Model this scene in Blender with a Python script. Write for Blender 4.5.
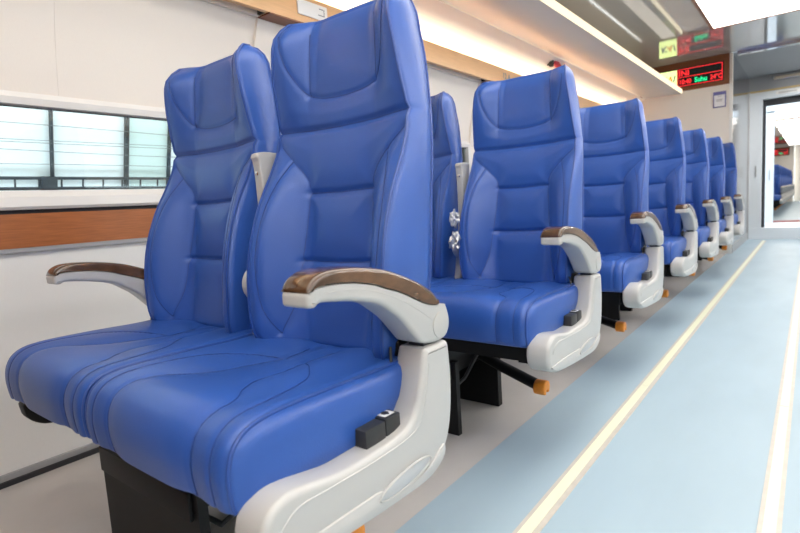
import bpy, bmesh, math, random
import numpy as np
from mathutils import Vector, Matrix

random.seed(7)
rng = np.random.default_rng(7)
SC = bpy.context.scene
COL = SC.collection
for o in list(bpy.data.objects):
    bpy.data.objects.remove(o)

# ------------------------------------------------------------------ camera
cd = bpy.data.cameras.new('camera')
cam = bpy.data.objects.new('camera', cd)
COL.objects.link(cam)
SC.camera = cam
EYE = 0.80
R_ = Vector((0.78606223, 0.6149575, -0.06271722))
U_ = Vector((-0.02094779, 0.12790232, 0.99156552))
F_ = Vector((-0.61779233, 0.77811842, -0.11342119))
m = Matrix((R_, U_, -F_)).transposed().to_4x4()
m.translation = Vector((0, 0, EYE))
cam.matrix_world = m
cd.sensor_width = 36.0
cd.lens = 36.0 * 522.566 / 800.0
cd.clip_start = 0.02
cd.clip_end = 200
cd.dof.use_dof = True
cd.dof.focus_distance = 1.45
cd.dof.aperture_fstop = 4.5

# ------------------------------------------------------------------ world, exposure
W = bpy.data.worlds.new('sky')
SC.world = W
W.use_nodes = True
wb = W.node_tree.nodes['Background']
wb.inputs[0].default_value = (0.86, 0.95, 1.0, 1)
wb.inputs[1].default_value = 3.7
SC.view_settings.view_transform = 'Standard'
SC.view_settings.look = 'None'
SC.view_settings.gamma = 1
SC.view_settings.use_curve_mapping = False
SC.view_settings.exposure = 0.18
try:
    SC.cycles.max_bounces = 10
    SC.cycles.diffuse_bounces = 6
    SC.cycles.sample_clamp_indirect = 6
    SC.cycles.caustics_reflective = False
    SC.cycles.caustics_refractive = False
except Exception:
    pass
LAMP = 4.4        # radiance of the ceiling lamp panels
COVE = 55.0        # LED strip hidden behind the wooden rail
SIDE = 48.0        # LED strip under the right-hand rack
LIP = 1.3         # self-glow of the rack lip, standing in for its lit look


# ------------------------------------------------------------------ materials
def mat(name, rgb, rough=0.5, metal=0.0, spec=0.5, coat=0.0):
    M = bpy.data.materials.new(name)
    M.use_nodes = True
    b = M.node_tree.nodes['Principled BSDF']
    b.inputs['Base Color'].default_value = (*rgb, 1)
    b.inputs['Roughness'].default_value = rough
    b.inputs['Metallic'].default_value = metal
    b.inputs['Specular IOR Level'].default_value = spec
    b.inputs['Coat Weight'].default_value = coat
    b.inputs['Coat Roughness'].default_value = 0.06
    return M


def noise(M, scale=40, amt=0.15, stretch=None, detail=4, bump=0.0, bscale=None, dark=0.7, rough=None):
    """vary the base colour with object-space noise and add a fine bump"""
    nt = M.node_tree
    b = nt.nodes['Principled BSDF']
    tc = nt.nodes.new('ShaderNodeTexCoord')
    mp = nt.nodes.new('ShaderNodeMapping')
    nt.links.new(tc.outputs['Object'], mp.inputs[0])
    if stretch:
        mp.inputs['Scale'].default_value = stretch
    n = nt.nodes.new('ShaderNodeTexNoise')
    n.inputs['Scale'].default_value = scale
    n.inputs['Detail'].default_value = detail
    nt.links.new(mp.outputs[0], n.inputs['Vector'])
    if amt > 0:
        mx = nt.nodes.new('ShaderNodeMixRGB')
        c = b.inputs['Base Color'].default_value[:]
        mx.inputs[1].default_value = c
        mx.inputs[2].default_value = (c[0]*dark, c[1]*dark, c[2]*dark, 1)
        rp = nt.nodes.new('ShaderNodeValToRGB')
        rp.color_ramp.elements[0].position = 0.5 - 0.5*amt
        rp.color_ramp.elements[1].position = 0.5 + 0.5*amt
        nt.links.new(n.outputs['Fac'], rp.inputs[0])
        nt.links.new(rp.outputs[0], mx.inputs[0])
        nt.links.new(mx.outputs[0], b.inputs['Base Color'])
        if rough:
            mr = nt.nodes.new('ShaderNodeMapRange')
            mr.inputs['To Min'].default_value, mr.inputs['To Max'].default_value = rough
            nt.links.new(n.outputs['Fac'], mr.inputs[0])
            nt.links.new(mr.outputs[0], b.inputs['Roughness'])
    if bump > 0:
        n2 = nt.nodes.new('ShaderNodeTexNoise')
        n2.inputs['Scale'].default_value = bscale or scale
        n2.inputs['Detail'].default_value = 3
        nt.links.new(mp.outputs[0], n2.inputs['Vector'])
        bp = nt.nodes.new('ShaderNodeBump')
        bp.inputs['Strength'].default_value = bump
        bp.inputs['Distance'].default_value = 0.002
        nt.links.new(n2.outputs['Fac'], bp.inputs['Height'])
        nt.links.new(bp.outputs[0], b.inputs['Normal'])
    return M


def emit(name, rgb, s):
    M = bpy.data.materials.new(name)
    M.use_nodes = True
    nt = M.node_tree
    nt.nodes.remove(nt.nodes['Principled BSDF'])
    e = nt.nodes.new('ShaderNodeEmission')
    e.inputs[0].default_value = (*rgb, 1)
    e.inputs[1].default_value = s
    nt.links.new(e.outputs[0], nt.nodes['Material Output'].inputs[0])
    return M


def clear(name, tint, gloss_rough=0.02, fac=None):
    M = bpy.data.materials.new(name)
    M.use_nodes = True
    nt = M.node_tree
    nt.nodes.remove(nt.nodes['Principled BSDF'])
    t = nt.nodes.new('ShaderNodeBsdfTransparent')
    t.inputs[0].default_value = (*tint, 1)
    g = nt.nodes.new('ShaderNodeBsdfGlossy')
    g.inputs['Roughness'].default_value = gloss_rough
    x = nt.nodes.new('ShaderNodeMixShader')
    if fac is None:
        f = nt.nodes.new('ShaderNodeFresnel')
        f.inputs[0].default_value = 1.45
        nt.links.new(f.outputs[0], x.inputs[0])
    else:
        x.inputs[0].default_value = fac
    nt.links.new(t.outputs[0], x.inputs[1])
    nt.links.new(g.outputs[0], x.inputs[2])
    nt.links.new(x.outputs[0], nt.nodes['Material Output'].inputs[0])
    return M


LEATHER = noise(mat('blue_leather', (0.026, 0.095, 0.39), 0.36, spec=0.55), 6, 0.5, bump=0.22, bscale=420, dark=0.86)
THREAD = mat('blue_thread', (0.011, 0.034, 0.17), 0.6)
PIPE = mat('blue_piping', (0.019, 0.064, 0.28), 0.36)
PLASTIC = noise(mat('warm_grey_plastic', (0.50, 0.49, 0.475), 0.28, coat=0.25), 3, 0.6, dark=0.95)
PLASTIC_D = mat('grey_plastic_recess', (0.50, 0.51, 0.52), 0.35)
BLACK = noise(mat('black_steel', (0.008, 0.008, 0.009), 0.5, spec=0.25), 30, 0.5, dark=0.7)
SOCKET = mat('black_plastic', (0.022, 0.023, 0.025), 0.45)
ORANGE = noise(mat('orange_rubber', (0.78, 0.27, 0.025), 0.45), 60, 0.6, dark=0.7)
BURL = noise(mat('burl_veneer', (0.135, 0.066, 0.032), 0.16, coat=0.6), 38, 0.45, stretch=(1, 0.5, 1), dark=0.28, detail=6)
CHROME = mat('bright_metal', (0.72, 0.72, 0.72), 0.15, metal=1.0)
STEEL = noise(mat('stainless_steel', (0.62, 0.63, 0.65), 0.14, metal=1.0), 8, 0.6, stretch=(1, 1, 0.05), dark=0.9)
WALLM = noise(mat('warm_lit_wall_laminate', (0.86, 0.795, 0.72), 0.42), 500, 0.5, dark=0.97, stretch=(1, 1, 0.1))  # cream tint carries the warm cove light; the lower wall stays neutral
WALLW = noise(mat('white_lower_wall_laminate', (0.82, 0.81, 0.79), 0.40), 500, 0.5, dark=0.97, stretch=(1, 1, 0.1))
FRAMEM = mat('white_window_frame', (0.82, 0.80, 0.77), 0.28)
WOOD = noise(mat('orange_wood_veneer', (0.42, 0.135, 0.036), 0.36), 26, 0.5, stretch=(6, 0.5, 9), dark=0.62, detail=6)
RAILW = noise(mat('pale_wood_rail', (0.78, 0.46, 0.22), 0.32), 20, 0.5, stretch=(6, 0.4, 9), dark=0.85, detail=5)
SOFFITW = noise(mat('brown_wood_soffit', (0.24, 0.075, 0.03), 0.4), 20, 0.5, stretch=(6, 0.4, 9), dark=0.7)
DISPW = noise(mat('brown_wood_panel', (0.25, 0.075, 0.022), 0.4), 22, 0.5, stretch=(1.2, 3, 9), dark=0.7)
GREYTRIM = mat('grey_trim', (0.36, 0.36, 0.37), 0.4)
RACKM = noise(mat('glossy_white_rack', (0.66, 0.64, 0.62), 0.20, spec=0.32), 4, 0.5, dark=0.96)
CEILM = noise(mat('glossy_grey_ceiling', (0.52, 0.50, 0.475), 0.06, metal=0.0, spec=1.0, coat=1.0), 3, 0.5, dark=0.95)
CEILW = mat('pale_ceiling_strip', (0.6, 0.6, 0.58), 0.25)
VESTC = mat('matt_grey_vestibule_panel', (0.30, 0.31, 0.33), 0.45)
TAN = mat('tan_laminate', (0.50, 0.42, 0.32), 0.4)
FLOORG = noise(mat('grey_vinyl_floor', (0.62, 0.59, 0.56), 0.20, coat=0.15), 9, 0.7, dark=0.9, rough=(0.14, 0.3))
FLOORB = noise(mat('pale_blue_vinyl_aisle', (0.40, 0.52, 0.60), 0.40, spec=0.35), 5, 0.8, dark=0.86, stretch=(1, 0.35, 1), detail=8, rough=(0.34, 0.5))
STRIPEE = noise(mat('cream_stripe_edge', (0.62, 0.57, 0.50), 0.4), 30, 0.6, dark=0.85)
STRIPEC = noise(mat('glow_stripe', (0.86, 0.86, 0.66), 0.35), 12, 0.8, stretch=(1, 0.15, 1), dark=0.9)
LAMPM = emit('ceiling_lamp_light', (1.0, 0.955, 0.88), LAMP)
VESTL = emit('vestibule_lamp_light', (1.0, 0.98, 0.95), 170.0)
SIDEM = emit('side_led_light', (0.97, 0.98, 1.0), SIDE)
TOPM = emit('rack_top_fill', (1.0, 0.9, 0.75), 0.8)
COVEM = emit('led_strip_light', (1.0, 0.82, 0.56), COVE)
LIPM = emit('rack_edge_glow', (1.0, 0.87, 0.60), LIP)
GLASS = clear('window_glass', (0.93, 0.97, 0.97))
WRAP = clear('plastic_wrap', (0.96, 0.96, 0.97), 0.45, 0.6)
WHITE = mat('white_paper', (0.80, 0.79, 0.80), 0.5)
LABELW = mat('white_plate', (0.85, 0.84, 0.82), 0.3)
NAVY = mat('indigo_print', (0.12, 0.12, 0.33), 0.5)
INK = mat('grey_ink', (0.25, 0.25, 0.27), 0.6)
DOORW = mat('white_door_paint', (0.74, 0.78, 0.82), 0.3)
GASKET = mat('black_rubber', (0.02, 0.02, 0.024), 0.6)
BRASS = mat('yellowed_lintel_strip', (0.55, 0.40, 0.18), 0.4)
REDP = mat('red_plastic', (0.55, 0.03, 0.04), 0.35)
REDMAT = mat('dark_red_sill', (0.30, 0.07, 0.06), 0.6)
SCREEN = mat('black_screen', (0.012, 0.010, 0.010), 0.2)
LED_R = emit('red_led', (1.0, 0.03, 0.035), 1.4)
LED_G = emit('green_led', (0.03, 1.0, 0.38), 1.0)
LED_Y = emit('yellow_green_led', (0.85, 1.0, 0.36), 1.5)
LED_O = emit('orange_led', (1.0, 0.36, 0.05), 0.8)
LED_B = emit('navy_led', (0.06, 0.10, 0.22), 0.6)
POSTM = mat('dark_steel_post', (0.02, 0.026, 0.03), 0.5)
SHEETM = noise(mat('pale_sheet_panel', (0.84, 0.91, 0.93), 0.5), 6, 0.6, dark=0.96)
SHEETG = noise(mat('pale_green_sheet_panel', (0.66, 0.80, 0.78), 0.5), 6, 0.6, dark=0.9)
WIREM = mat('grey_wire', (0.16, 0.18, 0.19), 0.5)
GROUND = noise(mat('ballast_ground', (0.35, 0.34, 0.33), 0.9), 12, 0.6)


# ------------------------------------------------------------------ mesh helpers
def link(o, parent=None):
    COL.objects.link(o)
    if parent is not None:
        o.parent = parent
    return o


class MB:
    def __init__(s):
        s.v, s.f = [], []

    def add(s, vs, fs):
        n = len(s.v)
        s.v += [tuple(map(float, p)) for p in vs]
        s.f += [tuple(i + n for i in f) for f in fs]
        return s

    def box(s, x0, x1, y0, y1, z0, z1):
        return s.add([(x0, y0, z0), (x1, y0, z0), (x1, y1, z0), (x0, y1, z0), (x0, y0, z1), (x1, y0, z1), (x1, y1, z1), (x0, y1, z1)],
                     [(3, 2, 1, 0), (4, 5, 6, 7), (0, 1, 5, 4), (1, 2, 6, 5), (2, 3, 7, 6), (3, 0, 4, 7)])

    def rbox(s, x0, x1, y0, y1, z0, z1, r=0.004):
        """box with rounded edges"""
        bm = bmesh.new()
        bmesh.ops.create_cube(bm, size=1)
        for v in bm.verts:
            v.co = Vector(((x0 + x1)/2 + v.co.x*(x1 - x0), (y0 + y1)/2 + v.co.y*(y1 - y0), (z0 + z1)/2 + v.co.z*(z1 - z0)))
        bmesh.ops.bevel(bm, geom=bm.edges[:], offset=r, segments=2, profile=0.5, affect='EDGES')
        bm.verts.index_update()
        s.add([v.co[:] for v in bm.verts], [[v.index for v in f.verts] for f in bm.faces])
        bm.free()
        return s

    def tube(s, pts, r, n=8, closed=False, caps=True):
        pts = [Vector(p) for p in pts]
        N = len(pts)
        rs = r if hasattr(r, '__len__') else [r]*N
        vs, fs = [], []
        prev = None
        for i, p in enumerate(pts):
            a = pts[i - 1] if (i > 0 or closed) else p
            b = pts[(i + 1) % N] if (i < N - 1 or closed) else p
            t = (b - a)
            t = t.normalized() if t.length > 1e-9 else Vector((0, 0, 1))
            if prev is None:
                ref = Vector((0, 0, 1)) if abs(t.z) < 0.9 else Vector((1, 0, 0))
                nx = (ref - t*ref.dot(t)).normalized()
            else:
                nx = prev - t*prev.dot(t)
                nx = nx.normalized() if nx.length > 1e-6 else t.orthogonal().normalized()
            prev = nx
            ny = t.cross(nx)
            for k in range(n):
                an = 2*math.pi*k/n
                vs.append(p + (nx*math.cos(an) + ny*math.sin(an))*rs[i])
        for i in range(N if closed else N - 1):
            for k in range(n):
                j = (i + 1) % N
                fs.append((i*n + k, i*n + (k + 1) % n, j*n + (k + 1) % n, j*n + k))
        if caps and not closed:
            fs.append(tuple(reversed(range(n))))
            fs.append(tuple(range((N - 1)*n, N*n)))
        return s.add(vs, fs)

    def disc(s, c, axis, r, h, n=24, rim=0.2):
        """rounded disc: centre c, along axis, radius r, height h"""
        axis = Vector(axis).normalized()
        c = Vector(c)
        return s.tube([c - axis*h/2, c - axis*h/2*0.999, c - axis*h*0.3, c + axis*h*0.3, c + axis*h/2*0.999, c + axis*h/2],
                      [r*0.01, r*(1 - rim), r, r, r*(1 - rim), r*0.01], n)

    def slab(s, poly, x0, x1, r=0.004, seg=3, swap=None, wt=None):
        """closed (y,z) outline extruded along x with rounded rims; swap maps (a,b,c)->(x,y,z)"""
        P = np.array(poly, float)
        area = 0.5*np.sum(P[:, 0]*np.roll(P[:, 1], -1) - np.roll(P[:, 0], -1)*P[:, 1])
        wt = np.ones(len(P)) if wt is None else np.array(wt, float)
        if area < 0:
            P, wt = P[::-1], wt[::-1]
        e = np.roll(P, -1, 0) - P
        nrm = np.stack([e[:, 1], -e[:, 0]], 1)
        nrm /= np.linalg.norm(nrm, axis=1)[:, None] + 1e-12
        vn = nrm + np.roll(nrm, 1, 0)
        vn /= np.linalg.norm(vn, axis=1)[:, None] + 1e-9
        # from x0 rim (inset r) to full outline
        lo = [(x0 + r*(1 - math.cos(a)), r*(1 - math.sin(a))) for a in [k/seg*math.pi/2 for k in range(seg + 1)]]
        hi = [(x1 - r*(1 - math.cos(a)), r*(1 - math.sin(a))) for a in [k/seg*math.pi/2 for k in range(seg, -1, -1)]]
        n = len(P)
        vs, fs = [], []
        for x, d in lo + hi:
            Q = P - vn*(d*wt)[:, None]
            for q in Q:
                vs.append((x, q[0], q[1]) if swap is None else swap(x, q[0], q[1]))
        L = len(lo + hi)
        for k in range(L - 1):
            for i in range(n):
                j = (i + 1) % n
                fs.append((k*n + i, (k + 1)*n + i, (k + 1)*n + j, k*n + j)[::-1])
        fs.append(tuple(reversed(range(n))))
        fs.append(tuple(range((L - 1)*n, L*n)))
        return s.add(vs, fs)

    def mesh(s, name, m, smooth=True, angle=38):
        me = bpy.data.meshes.new(name)
        me.from_pydata(s.v, [], s.f)
        bm = bmesh.new()
        bm.from_mesh(me)
        bmesh.ops.recalc_face_normals(bm, faces=bm.faces[:])
        bm.to_mesh(me)
        bm.free()
        if smooth:
            me.shade_smooth()
            if angle is not None:
                me.set_sharp_from_angle(angle=math.radians(angle))
        me.materials.append(m)
        return me

    def build(s, name, m, parent=None, smooth=True, angle=38, loc=None):
        o = bpy.data.objects.new(name, s.mesh(name, m, smooth, angle))
        if loc is not None:
            o.location = loc
        return link(o, parent)


def smooth_poly(P, n=4, closed=True):
    P = [np.array(p, float) for p in P]
    N = len(P)
    out = []
    rngi = range(N if closed else N - 1)
    for i in rngi:
        if closed:
            p0, p1, p2, p3 = P[i - 1], P[i], P[(i + 1) % N], P[(i + 2) % N]
        else:
            p0, p1, p2, p3 = P[max(i - 1, 0)], P[i], P[i + 1], P[min(i + 2, N - 1)]
        for k in range(n):
            t = k/n
            out.append(0.5*((2*p1) + (-p0 + p2)*t + (2*p0 - 5*p1 + 4*p2 - p3)*t*t + (-p0 + 3*p1 - 3*p2 + p3)*t**3))
    if not closed:
        out.append(P[-1])
    return out


def tag(o, label=None, cat=None, group=None, kind=None):
    if label:
        o['label'] = label
    if cat:
        o['category'] = cat
    if group:
        o['group'] = group
    if kind:
        o['kind'] = kind
    return o


def empty(name, loc=(0, 0, 0)):
    o = bpy.data.objects.new(name, None)
    o.empty_display_size = 0.1
    o.location = loc
    return link(o)


def kids(o):
    return [c for c in bpy.data.objects if c.parent == o]


def copy_tree(o, parent=None):
    c = o.copy()
    COL.objects.link(c)
    c.parent = parent
    for ch in TREE.get(o.name, None) or kids(o):
        copy_tree(ch, c)
    return c


TREE = {}


def text(body, size, m, parent, loc, rot, name='lettering', ext=0.0008, align='LEFT', shear=0.0, sx=1.0, bold=0.0):
    cu = bpy.data.curves.new('tmp_text', 'FONT')
    cu.body = body
    cu.size = size
    cu.extrude = ext
    cu.align_x = align
    cu.shear = shear
    cu.offset = bold
    to = bpy.data.objects.new('tmp_text', cu)
    COL.objects.link(to)
    dg = bpy.context.evaluated_depsgraph_get()
    me = bpy.data.meshes.new_from_object(to.evaluated_get(dg))
    bpy.data.objects.remove(to)
    me.materials.clear()
    me.materials.append(m)
    me.name = name
    o = bpy.data.objects.new(name, me)
    o.location = loc
    o.rotation_euler = rot
    o.scale = (sx, 1, 1)
    return link(o, parent)


def interp(tab, z):
    ks = sorted(tab)
    xs, ys = np.array(ks), np.array([tab[k] for k in ks])
    # smooth (monotone-ish) interpolation: Catmull-Rom on the table
    z = np.clip(z, xs[0], xs[-1])
    i = np.clip(np.searchsorted(xs, z) - 1, 0, len(xs) - 2)
    d = np.gradient(ys, xs)
    h = xs[i + 1] - xs[i]
    t = (z - xs[i])/h
    return (ys[i]*(2*t**3 - 3*t**2 + 1) + d[i]*h*(t**3 - 2*t**2 + t) + ys[i + 1]*(-2*t**3 + 3*t**2) + d[i + 1]*h*(t**3 - t**2))


def seg_dist(px, py, poly):
    best = np.full(px.shape, 9.0)
    for (ax, ay), (bx, by) in zip(poly[:-1], poly[1:]):
        dx, dy = bx - ax, by - ay
        L = dx*dx + dy*dy + 1e-12
        t = np.clip(((px - ax)*dx + (py - ay)*dy)/L, 0, 1)
        best = np.minimum(best, np.hypot(px - ax - t*dx, py - ay - t*dy))
    return best


def seg_resample(poly, step=0.006):
    out = []
    for (a, b) in zip(poly[:-1], poly[1:]):
        a, b = np.array(a, float), np.array(b, float)
        n = max(1, int(np.linalg.norm(b - a)/step))
        out += [a + (b - a)*k/n for k in range(n)]
    out.append(np.array(poly[-1], float))
    return out


# ------------------------------------------------------------------ the setting
Y0, Y1 = -3.2, 7.25           # rear bulkhead, far partition
XW, XR = -2.0, 1.42           # left and right wall
PER = 1.92                    # window bay


def struct(name, b, m, parent=None, **k):
    o = b.build(name, m, parent, **k)
    if parent is None:
        o['kind'] = 'structure'
    return o


struct('floor', MB().box(XW, XR, Y0, 9.2, -0.04, 0.0), FLOORG, smooth=False)
struct('trim_1', MB().box(-0.795, XR, Y0, 9.2, 0.0, 0.0025), FLOORB, smooth=False)
for i, (xa, xb, ca, cb) in enumerate([(-0.552, -0.498, -0.541, -0.513), (-0.086, -0.040, -0.076, -0.050)]):
    t = struct('trim_%d' % (2 + i), MB().box(xa, xb, Y0, 8.95, 0.0025, 0.0045), STRIPEE, smooth=False)
    for k in range(9):
        ya = Y0 + k*1.36
        struct('glow_strip', MB().box(ca, cb, ya, min(ya + 1.355, 8.95), 0.0045, 0.006), STRIPEC, t, smooth=False)

# --- left wall
wl = struct('wall_left', MB().box(XW - 0.06, XW, Y0, Y1, 0.0, 0.735), WALLW, smooth=False)
struct('trim_4', MB().box(XW, XW + 0.016, Y0, Y1, 0.731, 0.745), GREYTRIM, smooth=False)  # grey strip standing in for the shadow below the wood band
wb_ = struct('trim_5', MB().box(XW - 0.04, XW + 0.018, Y0, Y1, 0.745, 0.853), WOOD, smooth=False)
struct('sealing_gap', MB().box(XW - 0.04, XW + 0.004, Y0, Y1, 0.853, 0.8675), GASKET, wb_, smooth=False)
bb = struct('baseboard_left', MB().box(XW, XW + 0.012, Y0, Y1, 0.004, 0.035), GREYTRIM, smooth=False)
struct('rubber_gasket', MB().box(XW, XW + 0.022, Y0, Y1, 0.0, 0.016), GASKET, bb, smooth=False)

UP = smooth_poly([(-2.0, 1.215), (-1.955, 1.45), (-1.887, 1.640), (-1.880, 1.655)], 6, False)


def strip(profile, y0, y1, th):
    """an (x,z) profile extruded along y, thickened outward (towards -x)"""
    b = MB()
    n = len(profile)
    vs = []
    for y in (y0, y1):
        for p in profile:
            vs.append((p[0], y, p[1]))
        for p in profile:
            vs.append((p[0] - th, y, p[1] + th*0.2))
    fs = []
    for i in range(n - 1):
        fs.append((i, i + 1, 2*n + i + 1, 2*n + i))
        fs.append((n + i, 3*n + i, 3*n + i + 1, n + i + 1))
        fs.append((i, n + i, n + i + 1, i + 1))
        fs.append((2*n + i, 2*n + i + 1, 3*n + i + 1, 3*n + i))
    fs.append((0, 2*n, 3*n, n))
    fs.append((n - 1, 2*n - 1, 4*n - 1, 3*n - 1))
    return b.add(vs, fs)


bays = [k for k in range(-2, 4)]
for k in bays:
    wa, wz = PER*k - 0.05, PER*k + 1.50           # window from wa to wz, then a pillar
    wa_, wz_ = max(wa, Y0), min(wz, Y1)
    mid = PER*k + 0.735
    # upper panels above the window, each one sheet
    for (ya, yb) in ((wa_, mid - 0.0003), (mid + 0.0003, wz_)):
        if yb > ya:
            struct('wall_panel', strip([(p[0] - 0.006, p[1]) for p in UP], ya, yb, 0.03), WALLM, wl, angle=60)
    # the pillar between two windows stands a little proud
    pa, pb = wz, min(PER*(k + 1) - 0.05, Y1)
    if pb > pa:
        struct('pillar_panel', strip([(p[0] + 0.010, p[1]) for p in UP], pa, pb, 0.05), WALLM, wl, angle=60)
        struct('pillar_panel', MB().box(XW - 0.06, XW + 0.002, pa, pb, 0.862, 1.215), WALLM, wl, smooth=False)
    # window: white bulging frame, glass
    w = MB()
    sill = [(-0.03, 0.866), (0.022, 0.866), (0.030, 0.875), (0.028, 0.905), (0.012, 0.926), (-0.03, 0.930)]
    head = [(-0.03, 1.1965), (0.000, 1.197), (0.007, 1.201), (0.012, 1.222), (0.002, 1.240), (-0.03, 1.24)]
    sw = lambda x, y, z: (XW + y, x, z)
    w.slab(sill, wa_, wz_, 0.002, 1, sw)
    w.slab(head, wa_, wz_, 0.002, 1, sw)
    if wa >= Y0:
        w.box(XW - 0.05, XW + 0.015, wa - 0.001, wa + 0.03, 0.925, 1.2)
    w.box(XW - 0.05, XW + 0.015, wz - 0.03, wz + 0.001, 0.925, 1.2)
    wo = struct('window_%d' % (k + 3), w, FRAMEM, angle=30)
    struct('pane', MB().box(XW - 0.016, XW - 0.010, wa_ + 0.01, wz_ - 0.01, 0.92, 1.20), GLASS, wo, smooth=False)
    struct('dark_seal', MB().box(XW - 0.0095, XW - 0.003, wa_ + 0.031, wz_ - 0.031, 0.930, 0.9335).box(XW - 0.0095, XW - 0.003, wa_ + 0.031, wz_ - 0.031, 1.1925, 1.1958), GASKET, wo, smooth=False)

# --- wooden rail with hidden LED, cove, rack
rail = struct('trim_6', MB().box(-1.822, -1.80, Y0, Y1, 1.642, 1.757), RAILW, smooth=False)
for k in bays:
    pa, pb = PER*k + 1.50, min(PER*k + 2.25, Y1)
    if pa < Y0:
        continue
    struct('soffit_board', MB().box(-1.885, -1.80, pa, pb, 1.636, 1.6419), SOFFITW, rail, smooth=False)
    struct('board_end', MB().box(-1.885, -1.822, pa - 0.012, pa - 0.001, 1.645, 1.70), GASKET, rail, smooth=False)
struct('rail_back', MB().box(-1.86, -1.822, Y0, Y1, 1.66, 1.686), GREYTRIM, rail, smooth=False)
led = struct('led_strip', MB().box(-1.855, -1.827, Y0 + 0.02, Y1 - 0.02, 1.6861, 1.691), COVEM, rail, smooth=False)
COVEP = smooth_poly([(-1.866, 1.64), (-1.864, 1.70), (-1.850, 1.775), (-1.815, 1.845), (-1.755, 1.905), (-1.678, 1.940)], 6, False)
struct('wall_cove', strip(COVEP, Y0, Y1, 0.03), WALLM, wl, angle=80)

rk = MB()
rk.slab([(-1.672, 1.944), (-1.30, 1.933), (-1.262, 1.934), (-1.262, 1.985), (-1.30, 1.992), (-1.672, 1.975)], Y0, 7.225, 0.001, 1, lambda x, y, z: (y, x, z))
rack = rk.build('luggage_rack', RACKM, angle=25)
tag(rack, 'long glossy white overhead luggage rack along the left wall', 'luggage rack')
lp = MB()
lp.slab([(-1.2621, 1.932), (-1.255, 1.934), (-1.252, 1.96), (-1.255, 1.984), (-1.2621, 1.986)], Y0, 7.225, 0.001, 1, lambda x, y, z: (y, x, z))
tag(lp.build('edge_glow', LIPM, rack, angle=25), 'warm lit front lip of the rack, glowing by itself')  # brightly lit look of the lip put in as emission
MB().box(-1.46, -1.32, Y0, 7.2, 1.9921, 1.997).build('added_uplight', TOPM, rack, smooth=False)  # unseen glowing strip, added to brighten the ceiling above the rack

struct('wall_upper', MB().box(-1.74, -1.70, Y0, Y1, 1.98, 2.30), TAN, wl, smooth=False)
ce = struct('ceiling', MB().box(-1.74, XR, Y0, 7.25, 2.30, 2.34), CEILM, smooth=False)
#struct('ceiling_joint', MB().box(-1.52, -1.49, Y0, 7.24, 2.292, 2.2995), GREYTRIM, ce, smooth=False)
#struct('ceiling_joint', MB().box(-1.072, -1.055, Y0, 6.0, 2.296, 2.2995), CEILW, ce, smooth=False)

# --- ceiling lamp
lamp = MB()
lamp.box(-0.782, -0.757, -2.6, 5.90, 2.262, 2.2995)
lamp.box(0.175, 0.20, -2.6, 5.90, 2.262, 2.2995)
lamp.box(-0.757, 0.175, 5.885, 5.90, 2.262, 2.2995)
lamp.box(-0.757, 0.175, -2.6, -2.585, 2.262, 2.2995)
lo = lamp.build('ceiling_lamp', SOFFITW, smooth=False)
tag(lo, 'long bright ceiling lamp panel with a brown edge over the aisle', 'lamp')
MB().box(-0.7569, 0.1749, -2.5849, 5.8849, 2.268, 2.275).build('diffuser', LAMPM, lo, smooth=False)

# --- right wall, rear wall (behind and beside the camera)
wr = struct('wall_right', MB().box(XR, XR + 0.05, Y0, 9.2, 0, 0.93).box(XR, XR + 0.05, Y0, 9.2, 1.195, 2.30).box(XR, XR + 0.05, 7.0, 9.2, 0.93, 1.195), WALLM, smooth=False)
w7 = struct('window_7', MB().box(XR - 0.015, XR + 0.02, Y0, 7.0, 0.90, 0.93).box(XR - 0.015, XR + 0.02, Y0, 7.0, 1.195, 1.22), FRAMEM, smooth=False)
struct('pane', MB().box(XR + 0.02, XR + 0.026, Y0, 7.0, 0.93, 1.195), GLASS, w7, smooth=False)
struct('wall_rear', MB().box(XW, XR, Y0 - 0.05, Y0, 0, 2.30), DISPW, smooth=False)
rr = struct('trim_7', MB().box(XR - 0.12, XR - 0.09, Y0, 7.2, 1.642, 1.757), RAILW, smooth=False)
struct('led_strip', MB().box(XR - 0.06, XR - 0.02, -2.4, 7.2, 1.915, 1.9349), SIDEM, rr, smooth=False)
struct('rail_back', MB().box(XR - 0.09, XR, Y0, 7.2, 1.70, 1.7419), GREYTRIM, rr, smooth=False)
rk2 = MB().box(0.67, XR - 0.001, Y0, 7.2, 1.935, 1.985).build('luggage_rack', RACKM, smooth=False)
tag(rk2, 'glossy white overhead luggage rack along the right wall beside the camera', 'luggage rack')

# --- half-height blocker added out of view left of the camera to shade the floor
struct('shade_blocker', MB().box(XW, -0.74, -0.25, -0.20, 0.0, 1.22), SOFFITW, smooth=False)

# --- far partition with the display
wf = struct('wall_far', MB().box(XW - 0.05, -0.745, 7.25, 7.30, 0, 2.30), WALLM, smooth=False)
struct('corner_strip', MB().box(-0.775, -0.742, 7.235, 7.2499, 0.0, 1.96), FRAMEM, wf, smooth=False)
vs_ = struct('wall_vestibule', MB().box(-0.80, -0.745, 7.30, 9.2, 0.0, 2.30), STEEL, smooth=False)
struct('corner_bead', MB().tube([(-0.748, 9.185, 0), (-0.748, 9.185, 2.1)], 0.018, 12), GREYTRIM, vs_)
struct('kick_plate', MB().box(-0.7449, -0.738, 7.30, 9.18, 0.0, 0.10), GREYTRIM, vs_, smooth=False)
cv = struct('ceiling_vestibule', MB().box(-0.80, XR, 7.30, 9.2, 2.30, 2.34), VESTC, smooth=False)
struct('ceiling_beam', MB().box(-0.70, XR, 7.25, 7.34, 2.268, 2.2999), CHROME, cv, smooth=False)

disp = empty('information_display', (-1.19, 7.25, 2.13))
tag(disp, 'LED information display in a brown wooden panel above the seats, green and red lettering', 'display')


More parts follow.
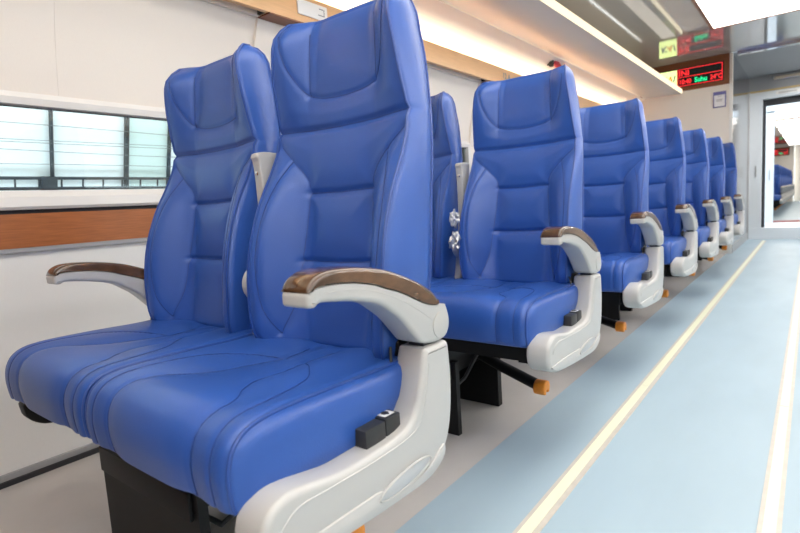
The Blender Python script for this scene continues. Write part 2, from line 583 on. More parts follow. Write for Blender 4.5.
def display_parts(root):
    D = lambda x0, x1, z0, z1, ya, yb: MB().box(x0 + 1.19, x1 + 1.19, ya, yb, z0 - 2.13, z1 - 2.13)
    D(-1.74, -0.775, 1.963, 2.298, -0.018, -0.0005).build('wood_panel', DISPW, root, smooth=False)
    sc = D(-1.52, -0.828, 2.008, 2.226, -0.024, -0.0181).build('screen', SCREEN, root, smooth=False)
    rot = (math.pi/2, 0, 0)
    logo = D(-1.505, -1.312, 2.018, 2.214, -0.0262, -0.0241).build('logo_field', LED_Y, sc, smooth=False)
    P = lambda x, z: (x + 1.19, -0.0268, z - 2.13)
    text('K', 0.10, LED_B, sc, P(-1.49, 2.085), rot, shear=0.25, bold=0.002)
    text('A', 0.10, LED_O, sc, P(-1.428, 2.085), rot, shear=0.25, bold=0.002)
    text('I', 0.10, LED_B, sc, P(-1.36, 2.085), rot, shear=0.25, bold=0.002)
    fr = MB()
    for (x0, x1, z0, z1) in [(-1.305, -0.842, 2.208, 2.214), (-1.305, -0.842, 2.118, 2.124), (-1.305, -0.842, 2.018, 2.024), (-0.848, -0.842, 2.018, 2.214), (-1.305, -1.299, 2.018, 2.214)]:
        fr.box(x0 + 1.19, x1 + 1.19, -0.0262, -0.0241, z0 - 2.13, z1 - 2.13)
    fr.build('red_outline', LED_R, sc, smooth=False)
    text('INI', 0.088, LED_R, sc, P(-1.292, 2.136), rot, bold=0.0015)
    text('10:40', 0.074, LED_R, sc, P(-1.290, 2.042), rot, bold=0.0015, sx=0.80)
    text('Suhu', 0.078, LED_G, sc, P(-1.125, 2.042), rot, bold=0.0025, sx=0.85)
    text('24\u00b0C', 0.074, LED_R, sc, P(-0.965, 2.042), rot, bold=0.0012, sx=0.78)


display_parts(disp)

nt_ = MB().box(-0.935, -0.808, 7.238, 7.2495, 1.712, 1.890).build('framed_notice', NAVY, smooth=False)
tag(nt_, 'small framed white notice with an indigo border below the display', 'notice')
MB().box(-0.925, -0.818, 7.2365, 7.2379, 1.722, 1.852).build('paper', WHITE, nt_, smooth=False)
for (x0, x1, z) in ((-0.89, -0.853, 1.835), (-0.905, -0.838, 1.80), (-0.90, -0.843, 1.79), (-0.905, -0.845, 1.78)):
    MB().box(x0, x1, 7.2358, 7.2364, z, z + 0.004).build('print_line', INK, nt_, smooth=False)

# --- end door of the car, gangway, next car
wd = struct('wall_front', MB().box(-0.80, XR, 9.2, 9.28, 2.09, 2.30).box(0.30, XR, 9.2, 9.28, 0, 2.09), VESTC, smooth=False)
struct('lintel_strip', MB().box(-0.80, XR, 9.17, 9.1999, 2.085, 2.105), BRASS, wd, smooth=False)
d1 = struct('door_1', MB().box(-0.80, -0.585, 9.20, 9.34, 0.0, 2.085).box(-0.585, 0.30, 9.20, 9.34, 1.985, 2.085), DOORW, smooth=False)
struct('rubber_seal', MB().box(-0.585, -0.55, 9.30, 9.40, 0.0, 1.985).box(-0.55, 0.30, 9.32, 9.40, 1.90, 1.985), GASKET, d1, smooth=False)
struct('door_leaf', MB().box(-0.135, 0.30, 9.36, 9.395, 0.17, 1.90), DOORW, d1, smooth=False)
struct('lock', MB().rbox(-0.66, -0.645, 9.19, 9.2, 0.90, 1.06, 0.004), GREYTRIM, d1)
struct('wall_gangway', MB().box(-0.62, -0.50, 10.4, 10.5, 0, 1.93).box(-0.62, 0.4, 10.4, 10.5, 1.91, 2.1).box(-0.64, -0.60, 9.34, 10.4, 0, 2.1), DOORW, smooth=False)
struct('trim_8', MB().box(-0.744, XR, 9.185, 10.7, 0.0, 0.165), DOORW, smooth=False)
struct('trim_9', MB().box(-0.62, 0.3, 10.45, 10.62, 0.1651, 0.185), REDMAT, smooth=False)
struct('door_handle', MB().rbox(-0.56, -0.545, 10.385, 10.40, 0.85, 1.02, 0.004), GREYTRIM, d1)

st = MB().box(-0.43, -0.17, 9.192, 9.1999, 2.020, 2.062).build('door_sticker', LABELW, smooth=False)
tag(st, 'small white sticker with print on the header above the end door', 'sticker')
for z in (2.034, 2.045):
    MB().box(-0.40, -0.20, 9.1910, 9.1919, z, z + 0.005).build('print_line', INK, st, smooth=False)
sg = MB().rbox(-0.47, 0.05, 9.165, 9.1995, 2.215, 2.275, 0.006).build('exit_lamp', CHROME)
tag(sg, 'small chrome lamp housing on the grey wall above the end door', 'lamp')
MB().box(-0.45, 0.03, 9.162, 9.1649, 2.225, 2.262).build('cover', TAN, sg, smooth=False)

vl = MB().disc((0.35, 8.25, 2.292), (0, 0, 1), 0.17, 0.016, 32, .1).build('ceiling_lamp', CHROME)
tag(vl, 'round ceiling lamp of the vestibule before the end door', 'lamp')
MB().disc((0.35, 8.25, 2.282), (0, 0, 1), 0.15, 0.006, 32, .1).build('diffuser', VESTL, vl)

# next car
ORD = ['first', 'second', 'third', 'fourth', 'fifth', 'sixth', 'seventh', 'eighth', 'ninth', 'tenth', 'eleventh']
struct('floor_next', MB().box(XW, XR, 10.7, 27.3, -0.04, 0.0), FLOORB, smooth=False)
struct('wall_next_left', MB().box(XW - 0.05, XW, 10.5, 27.3, 0, 2.30), WALLM, smooth=False)
struct('wall_next_right', MB().box(XR, XR + 0.05, 10.5, 27.3, 0, 2.30), WALLM, smooth=False)
struct('wall_next_near', MB().box(XW, -0.62, 10.5, 10.55, 0, 2.30).box(0.4, XR, 10.5, 10.55, 0, 2.3), WALLM, smooth=False)
struct('wall_next_far', MB().box(XW, -0.62, 27.0, 27.05, 0, 2.30).box(-0.62, XR, 27.25, 27.3, 0, 2.30), WALLM, smooth=False)
struct('ceiling_next', MB().box(XW, XR, 10.5, 27.3, 2.30, 2.34), CEILM, smooth=False)
for k in range(7):
    y = 11.2 + k*2.2
    q = MB().box(-0.78, 0.20, y, y + 1.75, 2.255, 2.2995).build('ceiling_lamp', SOFFITW, smooth=False)
    tag(q, ORD[k] + ' bright ceiling lamp panel beyond the end door, counted from the doorway', 'lamp', 'lamps of the next car')
    MB().box(-0.77, 0.19, y + 0.01, y + 1.74, 2.248, 2.2549).build('diffuser', LAMPM, q, smooth=False)
d2 = empty('information_display', (-1.19, 27.0, 2.06))
tag(d2, 'tiny distant display of the next car seen through the end door', 'display')
display_parts(d2)

# --- outside the window: pale sheet wall behind steel posts and a railing
struct('ground', MB().box(-40, -2.2, -20, 30, -1.1, -1.05), GROUND, smooth=False)
scr = empty('platform_screen', (-3.2, 0, 1.04))
scr.rotation_euler = (0, math.radians(16), 0)          # the screen leans towards the track
tag(scr, 'pale trackside sheet screen with dark steel posts outside the window', 'screen wall')
edges = [-1.4, -0.75, -0.1, 0.69, 1.085, 1.468, 1.725, 2.15, 2.55, 2.95, 3.35, 3.75, 4.15, 4.55, 4.95, 5.35, 5.75]
for i, (ya, yb) in enumerate(zip(edges[:-1], edges[1:])):
    hw = 0.0085 if i == 4 else 0.005
    MB().box(-0.03, 0.0, ya + 0.003, yb - 0.003, -2.15, 1.1).build('sheet_panel', SHEETG if i == 5 else SHEETM, scr, smooth=False)
    MB().box(0.0005, 0.03, yb - hw, yb + hw, -2.15, 1.1).build('post', POSTM, scr, smooth=False)
for z in (-0.018, 0.036):
    MB().box(0.035, 0.05, -1.4, 5.75, z - 0.006, z + 0.008).build('rail', POSTM, scr, smooth=False)
MB().box(0.034, 0.055, 1.02, 1.095, -0.03, 0.045).build('junction_box', POSTM, scr, smooth=False)
y = -1.3
while y < 5.7:
    MB().box(0.038, 0.046, y, y + 0.007, -0.016, 0.034).build('baluster', POSTM, scr, smooth=False)
    y += 0.105
for (z, s) in ((0.305, 0.006), (0.235, 0.004), (0.222, 0.003), (0.18, 0.008), (0.11, 0.004)):
    pts = [(0.055, yy, z + s*math.sin(yy*2.3 + z*40)) for yy in np.linspace(-1.4, 5.75, 40)]
    MB().tube(pts, 0.0017, 5).build('wire', WIREM, scr)

# ------------------------------------------------------------------ small things on the left wall
pl = MB().rbox(-1.7999, -1.793, 1.655, 1.835, 1.672, 1.738, 0.003).build('seat_number_plate', LABELW)
tag(pl, 'white seat number plate on the wooden rail above the nearest seats', 'sign')
MB().box(-1.7929, -1.7922, 1.775, 1.815, 1.690, 1.694).box(-1.7929, -1.7922, 1.811, 1.815, 1.690, 1.722).box(-1.7929, -1.7922, 1.782, 1.808, 1.718, 1.722).build('pictogram', INK, pl, smooth=False)
p2 = MB().box(-1.7999, -1.7985, 3.60, 3.78, 1.675, 1.735).build('seat_number_label', RAILW, smooth=False)
tag(p2, 'small seat number label on the wooden rail above the second seats', 'sign')
text('12 A', 0.058, INK, p2, (-1.798, 3.61, 1.685), (math.pi/2, 0, math.pi/2), sx=1.1, bold=0.0015)
hm = empty('emergency_hammer', (-1.752, 4.38, 1.915))
tag(hm, 'red and black emergency hammer hanging below the luggage rack', 'hammer')
MB().tube([(0.02, 0.03, 0.01), (0.024, 0.09, 0.0), (0.028, 0.17, -0.02)], [0.022, 0.026, 0.02], 12).build('handle', REDP, hm)
MB().tube([(0.02, -0.02, -0.035), (0.02, -0.01, -0.03), (0.018, 0.0, 0.02), (0.018, 0.0, 0.03)], [0.006, 0.022, 0.022, 0.014], 10).build('hammer_head', SOCKET, hm)
MB().rbox(-0.03, 0.0, -0.02, 0.04, -0.02, 0.03, 0.004).build('holder', SOCKET, hm)

# ------------------------------------------------------------------ the double seat
HP = {0.47: .190, 0.52: .200, 0.60: .207, 0.70: .208, 0.80: .205, 0.90: .203, 0.97: .200, 1.05: .193, 1.13: .186, 1.20: .177, 1.26: .170}
FW = {0.47: .050, 0.52: .078, 0.59: .090, 0.665: .094, 0.75: .086, 0.837: .062, 0.905: .032, 0.95: .016, 1.0: .012, 1.06: .028, 1.13: .046, 1.20: .056, 1.26: .050}
TH = {0.47: .065, 0.60: .078, 0.80: .086, 0.95: .088, 1.10: .080, 1.20: .062, 1.26: .058}
ZB, ZT = 0.505, 1.198        # straight part of the back between bottom and top roundings


def back_seams():
    S = []
    S.append(('crease', [(-.20, .998), (-.1, .994), (0, .992), (.1, .994), (.20, .998)]))
    S.append(('crease', [(-.100, .845), (0, .842), (.100, .845)]))
    S.append(('crease', [(-.112, .685), (0, .682), (.112, .685)]))
    for s in (-1, 1):
        A = smooth_poly([(s*.190, .962), (s*.150, .926), (s*.108, .882), (s*.099, .845), (s*.104, .765), (s*.112, .685), (s*.122, .59), (s*.146, .517)], 4, False)
        B = smooth_poly([(s*.150, .926), (s*.172, .87), (s*.186, .80), (s*.190, .72), (s*.186, .66), (s*.172, .58), (s*.146, .517)], 4, False)
        S.append(('seam', [tuple(p) for p in A]))
        S.append(('stitch', [tuple(p) for p in B]))
        S.append(('seam', [(s*.098, 1.262), (s*.103, 1.16), (s*.104, 1.075)]))
        S.append(('faint', [(s*.104, 1.075), (s*.101, 1.0)]))
        C = smooth_poly([(s*.158, 1.262), (s*.162, 1.21), (s*.150, 1.15), (s*.126, 1.10), (s*.104, 1.075)], 4, False)
        S.append(('stitch', [tuple(p) for p in C]))
    S.append(('seam', [tuple(p) for p in smooth_poly([(-.104, 1.075), (-.06, 1.064), (0, 1.060), (.06, 1.064), (.104, 1.075)], 4, False)]))
    return S


BS = back_seams()


def back_front(u, z, grooves=True):
    """y of the front cover at across-position u, height z (arrays)"""
    hp = interp(HP, z)
    t = np.clip(np.abs(u)/hp, 0, 1.0)
    s = np.clip((t - 0.42)/0.58, 0, 1)
    g = np.sin(s*math.pi/2)**1.7
    y = .82 + .13*(z - .5) - interp(FW, z)*g
    if grooves:
        dmin = np.full(u.shape, 9.0)
        for kind, pl_ in BS:
            d = seg_dist(u, z, pl_)
            if kind == 'faint':
                y = y + .0008*np.exp(-(d/.004)**2)
                continue
            dep, w = {'crease': (.0080, .0062), 'seam': (.0042, .0050), 'stitch': (.0028, .0045)}[kind]
            y = y + dep*np.exp(-(d/w)**2)
            if kind != 'stitch':
                dmin = np.minimum(dmin, d)
        dmin = np.minimum(dmin, np.maximum(hp - np.abs(u), 0) + .012)
        y = y - (.0085 - .0035*np.clip((z - .98)/.05, 0, 1))*(1 - np.exp(-(dmin/.034)**2))
    return y


def make_back():
    nf, ng, nb = 88, 7, 16
    zs = np.concatenate([np.linspace(ZB, ZT, 150)])
    rows = []
    arc = [math.radians(a) for a in (87, 80, 72, 64, 56, 48, 40, 32, 24, 16, 8)]
    for a in arc:
        rows.append((ZB, -.030*math.sin(a), math.cos(a)))
    for z in zs:
        rows.append((z, 0.0, 1.0))
    for a in reversed(arc):
        rows.append((ZT, .060*math.sin(a), math.cos(a)**.9))
    vs = []
    v = np.linspace(-1, 1, nf)
    v = np.sign(v)*(1 - (1 - np.abs(v))**1.15)
    for z, dz, c in rows:
        Z = np.full(nf, z)
        zz = z + dz
        hp = float(interp(HP, np.array([zz]))[0]) - .026*(1 - c)**1.3
        u = v*hp
        yf = back_front(u, np.full(nf, zz if c > .5 else z))
        T = float(interp(TH, np.array([z]))[0])
        yr0 = .82 + .13*(z - .5) + T
        yf0 = yf
        mid = yf0 + (yr0 - yf0)*(.62 if dz > 0 else .5)
        yf = mid + (yf0 - mid)*c
        hb = hp - .012
        for k in range(nf):
            vs.append((u[k], yf[k], zz))
        yR = lambda uu: yr0 + .012*(1 - (uu/hb)**2)
        def rear(uu, mm):
            return mm + (yR(uu) - mm)*c
        m0 = mid[-1]
        yb_edge = rear(hb, m0)
        for k in range(1, ng + 1):
            w = k/(ng + 1)
            vs.append((hp + (hb - hp)*w + .014*math.sin(math.pi*w)*c, yf[-1] + (yb_edge - yf[-1])*(w), zz))
        ub = np.linspace(hb, -hb, nb)
        for uu in ub:
            mm = np.interp(uu, u, mid)
            vs.append((uu, rear(uu, mm), zz))
        for k in range(1, ng + 1):
            w = 1 - k/(ng + 1)
            vs.append((-(hp + (hb - hp)*w + .014*math.sin(math.pi*w)*c), yf[0] + (yb_edge - yf[0])*w, zz))
    n = nf + ng*2 + nb
    fs = []
    for r in range(len(rows) - 1):
        for k in range(n):
            j = (k + 1) % n
            fs.append((r*n + k, r*n + j, (r + 1)*n + j, (r + 1)*n + k))
    fs.append(tuple(range(n)))
    fs.append(tuple(range((len(rows) - 1)*n, len(rows)*n)))
    b = MB()
    b.v, b.f = vs, fs
    # piping loops: front edge up, over the top, down the rear edge
    loops = []
    L = len(rows)
    for s in (1, -1):
        ft = [vs[r*n + (nf - 1 if s > 0 else 0)] for r in range(0, L, 3)]
        bk = [vs[r*n + (nf + ng if s > 0 else nf + ng + nb - 1)] for r in range(L - 1, -1, -3)]
        loops.append([(p[0] + s*.0005, p[1] - .0005, p[2]) for p in ft] + [(p[0] + s*.0005, p[1], p[2] + .0005) for p in bk])
    return b, loops


def seam_tubes(seams, surf, r=.0009):
    b = MB()
    for kind, pl_ in seams:
        if kind == 'faint':
            continue
        pts = seg_resample(pl_, .007)
        P = [surf(p[0], p[1]) for p in pts]
        if kind == 'stitch':          # a row of single stitches
            i = 0
            while i < len(P) - 1:
                b.tube([P[i], P[i + 1]], r*1.1, 5)
                i += 1
        else:
            b.tube(P, r, 5)
    return b


# cushion: side profile (y,z), front top and bottom
CU_PROF = [(.870, .470), (.862, .492), (.800, .502), (.700, .503), (.62, .506), (.54, .508), (.47, .508), (.425, .503), (.398, .490), (.383, .468), (.377, .440),
           (.378, .410), (.383, .385), (.395, .376), (.42, .374), (.55, .374), (.68, .374), (.715, .385), (.765, .42), (.83, .445)]
CH = .232                     # half width of a cushion


def cushion_seams():
    """in (u, a): a = arc length along the top from the rear, forward and down the front"""
    S = []
    for s in (-1, 1):
        O = [(s*.032, .700), (s*.072, .675), (s*.115, .640), (s*.168, .585), (s*.192, .50), (s*.196, .43), (s*.196, .36), (s*.196, .29)]
        I = [(s*.032, .700), (s*.050, .63), (s*.060, .56), (s*.088, .512), (s*.128, .468), (s*.140, .42), (s*.138, .36), (s*.136, .30)]
        S.append(('stitch', [tuple(p) for p in smooth_poly(O, 5, False)]))
        S.append(('seam', [tuple(p) for p in smooth_poly(I, 5, False)]))
        S.append(('seam', [(s*.032, .700), (s*.036, .74), (s*.040, .78)]))
    return S


CS = cushion_seams()


def make_cushion():
    """ring of profile points x across grid; 'y' used in the seams runs on past the front edge"""
    P = np.array(smooth_poly(CU_PROF, 9, True))
    n = len(P)
    nu = 84
    v = np.linspace(-1, 1, nu)
    v = np.sign(v)*(1 - (1 - np.abs(v))**1.2)
    e = np.roll(P, -1, 0) - np.roll(P, 1, 0)
    nrm = np.stack([e[:, 1], -e[:, 0]], 1)
    nrm /= np.linalg.norm(nrm, axis=1)[:, None]
    if nrm[n//4][1] < 0:
        nrm = -nrm
    # unrolled coordinate: y on the top, then .40 minus the distance down the front face
    s = np.zeros(n)
    fi = int(np.argmin(np.abs(P[:, 0] - .43) + (P[:, 1] < .49)*9))
    acc = P[fi, 0]
    for i in range(n):
        if i <= fi:
            s[i] = P[i, 0]
        else:
            acc -= np.linalg.norm(P[i] - P[i - 1])*.62
            s[i] = acc
    vs = []
    for i in range(n):
        u = v*CH
        S_ = np.full(nu, s[i])
        top = nrm[i, 1] > -.3 and i < n*.62
        d = np.zeros(nu)
        if top:
            dm = np.full(nu, 9.0)
            for kind, pl_ in CS:
                q = seg_dist(u, S_, pl_)
                d -= (.0035 if kind == 'seam' else .0022)*np.exp(-(q/.0055)**2)
                if kind == 'seam':
                    dm = np.minimum(dm, q)
            d += .006*(1 - np.exp(-(dm/.035)**2))
            # sitting dish at the rear half
            d -= .012*np.exp(-(u/.11)**2)*np.clip((s[i] - .42)/.2, 0, 1)
            d += .008*np.exp(-((s[i] - .40)/.06)**2)*np.cos(u/CH*math.pi/2)
        edge = np.clip((np.abs(v) - .93)/.07, 0, 1)
        d -= .006*edge**2
        for k in range(nu):
            vs.append((u[k], P[i, 0] + nrm[i, 0]*d[k], P[i, 1] + nrm[i, 1]*d[k]))
    fs = []
    for i in range(n):
        j = (i + 1) % n
        for k in range(nu - 1):
            fs.append((i*nu + k, i*nu + k + 1, j*nu + k + 1, j*nu + k))
    # domed side panels
    c = P.mean(0)
    for sgn, kk in ((1, nu - 1), (-1, 0)):
        prev = [i*nu + kk for i in range(n)]
        for (f, dx) in ((.965, .006), (.88, .013), (.7, .018), (.4, .02)):
            cur = []
            for i in range(n):
                p = vs[i*nu + kk]
                cur.append(len(vs))
                vs.append((sgn*(CH + dx), c[0] + (p[1] - c[0])*f, c[1] + (p[2] - c[1])*f))
            for i in range(n):
                j = (i + 1) % n
                fs.append((prev[i], prev[j], cur[j], cur[i]))
            prev = cur
        fs.append(tuple(prev))
    b = MB()
    b.v, b.f = vs, fs
    loops = [[(vs[i*nu + kk][0] + sg*.001, vs[i*nu + kk][1], vs[i*nu + kk][2] + .0005) for i in range(n)] for sg, kk in ((1, nu - 1), (-1, 0))]

    half = int(n*.60)
    VA = np.array(vs[:n*nu]).reshape(n, nu, 3)
    mono = np.minimum.accumulate(s[:half])

    def surf(u, a):
        fi_ = float(np.interp(-a, -mono + np.arange(half)*1e-9, np.arange(half)))
        fk = float(np.interp(u, v*CH, np.arange(nu)))
        i0, k0 = min(int(fi_), n - 2), min(int(fk), nu - 2)
        ti, tk = fi_ - i0, fk - k0
        p = (VA[i0, k0]*(1 - ti)*(1 - tk) + VA[i0 + 1, k0]*ti*(1 - tk) + VA[i0, k0 + 1]*(1 - ti)*tk + VA[i0 + 1, k0 + 1]*ti*tk)
        return (p[0], p[1] + nrm[i0, 0]*.0005, p[2] + nrm[i0, 1]*.0005)
    return b, loops, surf


ARM_WHITE = [(.487, .684), (.485, .672), (.487, .663), (.500, .661), (.511, .666), (.545, .662), (.58, .656), (.639, .641), (.672, .621), (.702, .598), (.736, .562), (.752, .547), (.785, .538), (.822, .537),
             (.842, .546), (.851, .567), (.847, .590), (.836, .6055), (.80, .609), (.76, .622), (.706, .6475), (.66, .664), (.63, .675), (.585, .685), (.541, .690), (.505, .690)]
ARM_WOOD = [(.4865, .6845), (.505, .6905), (.541, .6905), (.585, .6855), (.63, .6755), (.66, .6645), (.706, .648), (.76, .6225), (.790, .6115), (.812, .6085), (.812, .621), (.795, .638), (.77, .653), (.74, .668), (.70, .684), (.66, .697), (.61, .707), (.567, .712), (.53, .713), (.507, .708), (.492, .698)]
PANEL = [(.768, .530), (.78, .534), (.81, .534), (.835, .534), (.846, .528), (.850, .50), (.852, .45), (.846, .39), (.832, .345), (.806, .308), (.775, .288), (.735, .281), (.66, .283), (.56, .289), (.47, .297), (.415, .309), (.386, .328), (.377, .355), (.381, .382), (.396, .402),
         (.42, .413), (.45, .413), (.50, .404), (.54, .397), (.59, .397), (.64, .397), (.68, .400), (.708, .408), (.728, .425), (.742, .455), (.755, .495)]


def mirror(b):
    c = MB()
    c.v = [(-x, y, z) for x, y, z in b.v]
    c.f = [tuple(reversed(f)) for f in b.f]
    return c


def make_seat():
    root = empty('double_seat', (-1.10, 0, 0))
    XA = .253                                   # offset of each seat from the middle
    bk, bloops = make_back()
    bmesh_ = bk.mesh('backrest', LEATHER, True, None)
    bpm = [MB().tube(L, .0036, 7).mesh('piping', PIPE) for L in bloops]

    def bsurf(u, z):
        z_ = min(z, ZT + .02)
        return (u, float(back_front(np.array([u]), np.array([z_]))[0]) - .0006, z_)
    bsm = seam_tubes(BS, bsurf).mesh('stitching', THREAD)
    cu, cloops, csurf = make_cushion()
    cmesh = cu.mesh('seat_cushion', LEATHER, True, 60)
    cpm = [MB().tube(L, .0034, 7, closed=True).mesh('piping', PIPE) for L in cloops]
    csm = seam_tubes(CS, csurf).mesh('stitching', THREAD)
    for sx in (1, -1):
        for nm, me, subs in (('backrest', bmesh_, (('piping', bpm[0]), ('piping', bpm[1]), ('stitching', bsm))), ('seat_cushion', cmesh, (('piping', cpm[0]), ('piping', cpm[1]), ('stitching', csm)))):
            o = bpy.data.objects.new(nm, me)
            o.location = (sx*(XA if nm == 'backrest' else .242), 0, 0)
            link(o, root)
            for n2, m2 in subs:
                link(bpy.data.objects.new(n2, m2), o)
    # outer armrests and side panels
    for sx in (1, -1):
        def fix(b, sx=sx):
            if sx > 0:
                return b
            return mirror(b)

        def arm(b, sx=sx):
            b.v = [(x, y + (.009 if sx > 0 else .024), z - (0 if sx > 0 else .010)) for x, y, z in b.v]
            return fix(b, sx)
        wts = lambda n, a, z: sum([[z if a[0] <= i < a[1] else 1.0]*4 for i in range(n)], [])
        aw = MB().slab(smooth_poly(ARM_WHITE, 4), .474, .537, .009, 4, None, wts(len(ARM_WHITE), (17, 26), .15))
        a = arm(aw).build('armrest', PLASTIC, root, angle=50)
        wd_ = MB().slab(smooth_poly(ARM_WOOD, 4), .4732, .5378, .009, 4, None, wts(len(ARM_WOOD), (0, 10), .12))
        tag(arm(wd_).build('arm_cap', BURL, a, angle=50), 'glossy dark burl wood cap')
        arm(MB().disc((.5375, .815, .568), (1, 0, 0), .026, .003, 20, .1)).build('hinge_cover', PLASTIC, a)
        arm(MB().tube([(.5368, y, z) for y, z in smooth_poly([(.52, .680), (.58, .676), (.64, .661), (.70, .636), (.75, .608), (.79, .582)], 4, False)], .0007, 5)).build('moulded_edge', PLASTIC, a)
        fix(MB().box(.49, .525, .78, .84, .528, .542)).build('pivot_gap', SOCKET, a, smooth=False)
        if sx < 0:
            br = [(.77, .53), (.84, .53), (.84, .40), (.80, .33), (.74, .30), (.60, .30), (.47, .292), (.42, .308), (.40, .34), (.42, .372), (.60, .372), (.72, .385), (.75, .43)]
            fix(MB().slab(smooth_poly(br, 4), .455, .505, .008, 3)).build('wall_side_bracket', BLACK, root, angle=60)
            continue
        pm = MB().slab(smooth_poly(PANEL, 4), .470, .540, .012, 5)
        p = fix(pm).build('side_panel', PLASTIC, root, angle=60)
        rim = smooth_poly([(.405, .365), (.44, .388), (.50, .387), (.60, .384), (.70, .388), (.738, .405), (.760, .45), (.774, .505)], 6, False)
        fix(MB().tube([(.5393, y, z) for y, z in rim], .0022, 6)).build('moulded_edge', PLASTIC, p)
        low = [(.395, .330), (.47, .333), (.60, .330), (.62, .325), (.64, .315), (.70, .303), (.76, .312), (.805, .335), (.806, .312), (.775, .294), (.735, .288), (.66, .290), (.56, .296), (.47, .304), (.42, .314)]
        fix(MB().slab(smooth_poly(low, 3), .536, .5435, .002, 2)).build('lower_step', PLASTIC, p, angle=50)
        oval = [(.683 + .074*math.cos(t), .3215 + .0145*math.sin(t) + .006*math.cos(t)) for t in np.linspace(0, 2*math.pi, 28, endpoint=False)]
        fix(MB().slab(oval, .537, .5446, .003, 2)).build('oval_recess', PLASTIC_D, p)
        fix(MB().tube([(.5446, y, z) for y, z in oval], .0018, 6, closed=True)).build('oval_rim', PLASTIC, p)
        # power socket on the ledge
        sk = fix(MB().rbox(.480, .518, .612, .664, .394, .428, .002).rbox(.480, .518, .6655, .706, .398, .430, .002)).build('power_socket', SOCKET, root)
        if sx > 0:
            tag(sk, 'small black power socket box')
        fix(MB().rbox(.487, .511, .672, .699, .4301, .4312, .0004)).build('socket_label', LABELW, sk)
        fix(MB().disc((.499, .6855, .4316), (0, 0, 1), .0075, .0008, 16).tube([(.489, .6855, .4316), (.509, .6855, .4316)], .0012, 5)).build('socket_symbol', SOCKET, sk)
        fix(MB().tube([(.478, .70, .42), (.472, .725, .44), (.472, .745, .50), (.46, .76, .53)], .003, 6)).build('cable', SOCKET, root)
        fix(MB().rbox(.44, .469, .775, .83, .36, .54, .008)).build('recliner_hinge', BLACK, root)
    # folded-up centre armrest between the backs
    ca = MB()
    out = [(.775, .48), (.800, .60), (.822, .70), (.830, .80), (.830, .88), (.827, .932), (.822, .945), (.832, .956), (.875, .957), (.888, .945), (.880, .85), (.872, .70), (.850, .60), (.815, .48)]
    ca.slab(smooth_poly(out, 3), -.010, .020, .005, 3)
    c_ = ca.build('center_armrest', PLASTIC, root, angle=50)
    MB().disc((.012, .800, .632), (1, 0, 0), .046, .030, 28, .15).build('pivot_disc', PLASTIC, c_)
    MB().disc((.004, .8285, .905), (0, 1, 0), .006, .004, 14).build('screw', CHROME, c_)
    # pedestal
    MB().box(-.285, .152, .800, .829, 0.0, .262).build('pedestal', BLACK, root, smooth=False)
    ped = MB().box(-.285, .155, .498, .520, 0.0, .262).build('pedestal', BLACK, root, smooth=False)
    MB().box(-.26, -.24, .520, .80, 0.06, .25).box(-.20, .08, .53, .79, .18, .262).build('crossbeam', BLACK, ped, smooth=False)
    MB().tube([(-.02, .56, .15), (.06, .60, .11), (.09, .66, .15), (.10, .74, .22)], .007, 8).build('cable', SOCKET, ped)
    MB().rbox(-.27, .14, .487, .4975, .20, .262, .003).build('mounting_plate', BLACK, ped)
    fr = MB()
    fr.box(-.455, .455, .50, .525, .30, .373).box(-.455, .455, .74, .765, .28, .373)
    fr.box(-.44, -.41, .455, .74, .31, .373).box(.41, .44, .455, .74, .31, .373).box(-.02, .02, .455, .74, .31, .373)
    fr.box(-.25, .13, .49, .84, .262, .30)
    fr.build('seat_frame', BLACK, root, smooth=False)
    # lever with orange pedal
    lv = MB().tube([(.06, .79, .215), (.20, .745, .185), (.357, .702, .154)], [.020, .020, .020], 14).build('pedal_lever', BLACK, root)
    kp = [(.665, .135), (.668, .165), (.690, .180), (.715, .176), (.724, .155), (.718, .130), (.706, .128), (.700, .140), (.690, .138), (.682, .122)]
    kp = [(.695 + (y - .695)*.85, .152 + (z - .152)*.82) for y, z in kp]
    kb = MB().slab(smooth_poly(kp, 3), .355, .398, .006, 3)
    tag(kb.build('pedal', ORANGE, lv, angle=50), 'orange rubber pedal')
    return root


seat0 = make_seat()
for o in bpy.data.objects:
    if o.parent is not None:
        TREE.setdefault(o.parent.name, []).append(o)
LAB = ['nearest blue leather double train seat, both of its wide cushions in full view',
       'blue double seat directly behind the nearest one, crumpled plastic wrap between its backs',
       'third blue double seat from the camera beside the aisle',
       'fourth blue double seat from the camera beside the aisle',
       'fifth blue double seat from the camera beside the aisle',
       'sixth blue double seat from the camera, second to last before the partition',
       'last blue double seat of the row, right before the white partition with the display']
for i in range(7):
    r_ = seat0 if i == 0 else copy_tree(seat0)
    r_.location = (-1.10, .96*i, 0)
    tag(r_, LAB[i], 'train seat', 'blue double seats along the left wall')
for i in range(11):
    r_ = copy_tree(seat0)
    r_.location = (-1.10, 15.4 + .96*i, 0)
    tag(r_, ORD[i] + ' distant blue double seat beyond the end door, counted from the doorway', 'train seat', 'seats of the next car')

# crumpled plastic wrap on the pivot of the second seat


def wrap(name, c, r, seed, label):
    g = np.random.default_rng(seed)
    bm = bmesh.new()
    bmesh.ops.create_icosphere(bm, subdivisions=3, radius=1)
    ph = g.uniform(0, 6.28, (6, 3))
    dirs = g.normal(size=(6, 3))
    dirs /= np.linalg.norm(dirs, axis=1)[:, None]
    for v in bm.verts:
        p = np.array(v.co)
        k = 1 + sum(.06*math.sin(9*float(p @ dirs[i]) + ph[i, 0]) for i in range(6)) + g.uniform(-.22, .22)
        v.co = Vector((c[0] + p[0]*r[0]*k, c[1] + p[1]*r[1]*k, c[2] + p[2]*r[2]*k))
    b = MB().add([v.co[:] for v in bm.verts], [[v.index for v in f.verts] for f in bm.faces])
    bm.free()
    o = b.build(name, WRAP, smooth=False)
    return tag(o, label, 'plastic wrap')


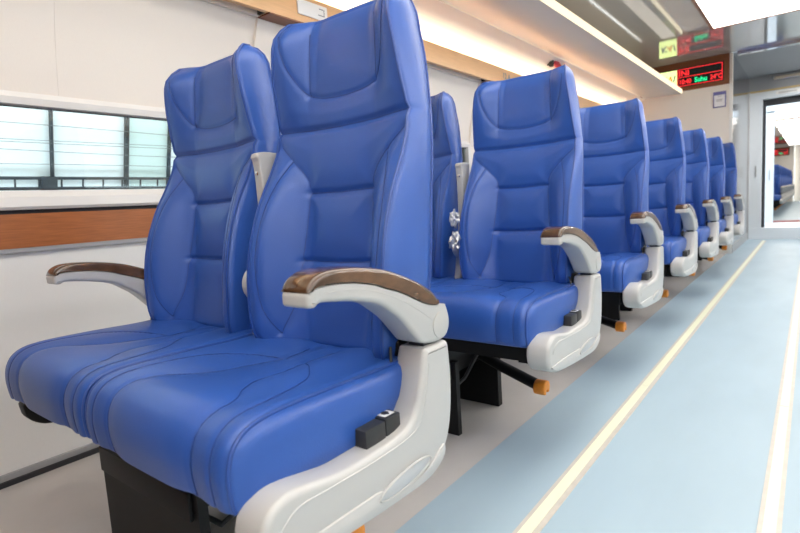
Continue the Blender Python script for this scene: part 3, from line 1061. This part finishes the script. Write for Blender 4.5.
wrap('plastic_wrap', (-1.075, .96 + .745, .742), (.018, .018, .03), 3, 'upper tuft of crumpled clear plastic wrap between the backs of the second seat')
wrap('plastic_wrap', (-1.072, .96 + .748, .655), (.022, .035, .036), 5, 'lower crumpled clear plastic wrap around the armrest pivot of the second seat')
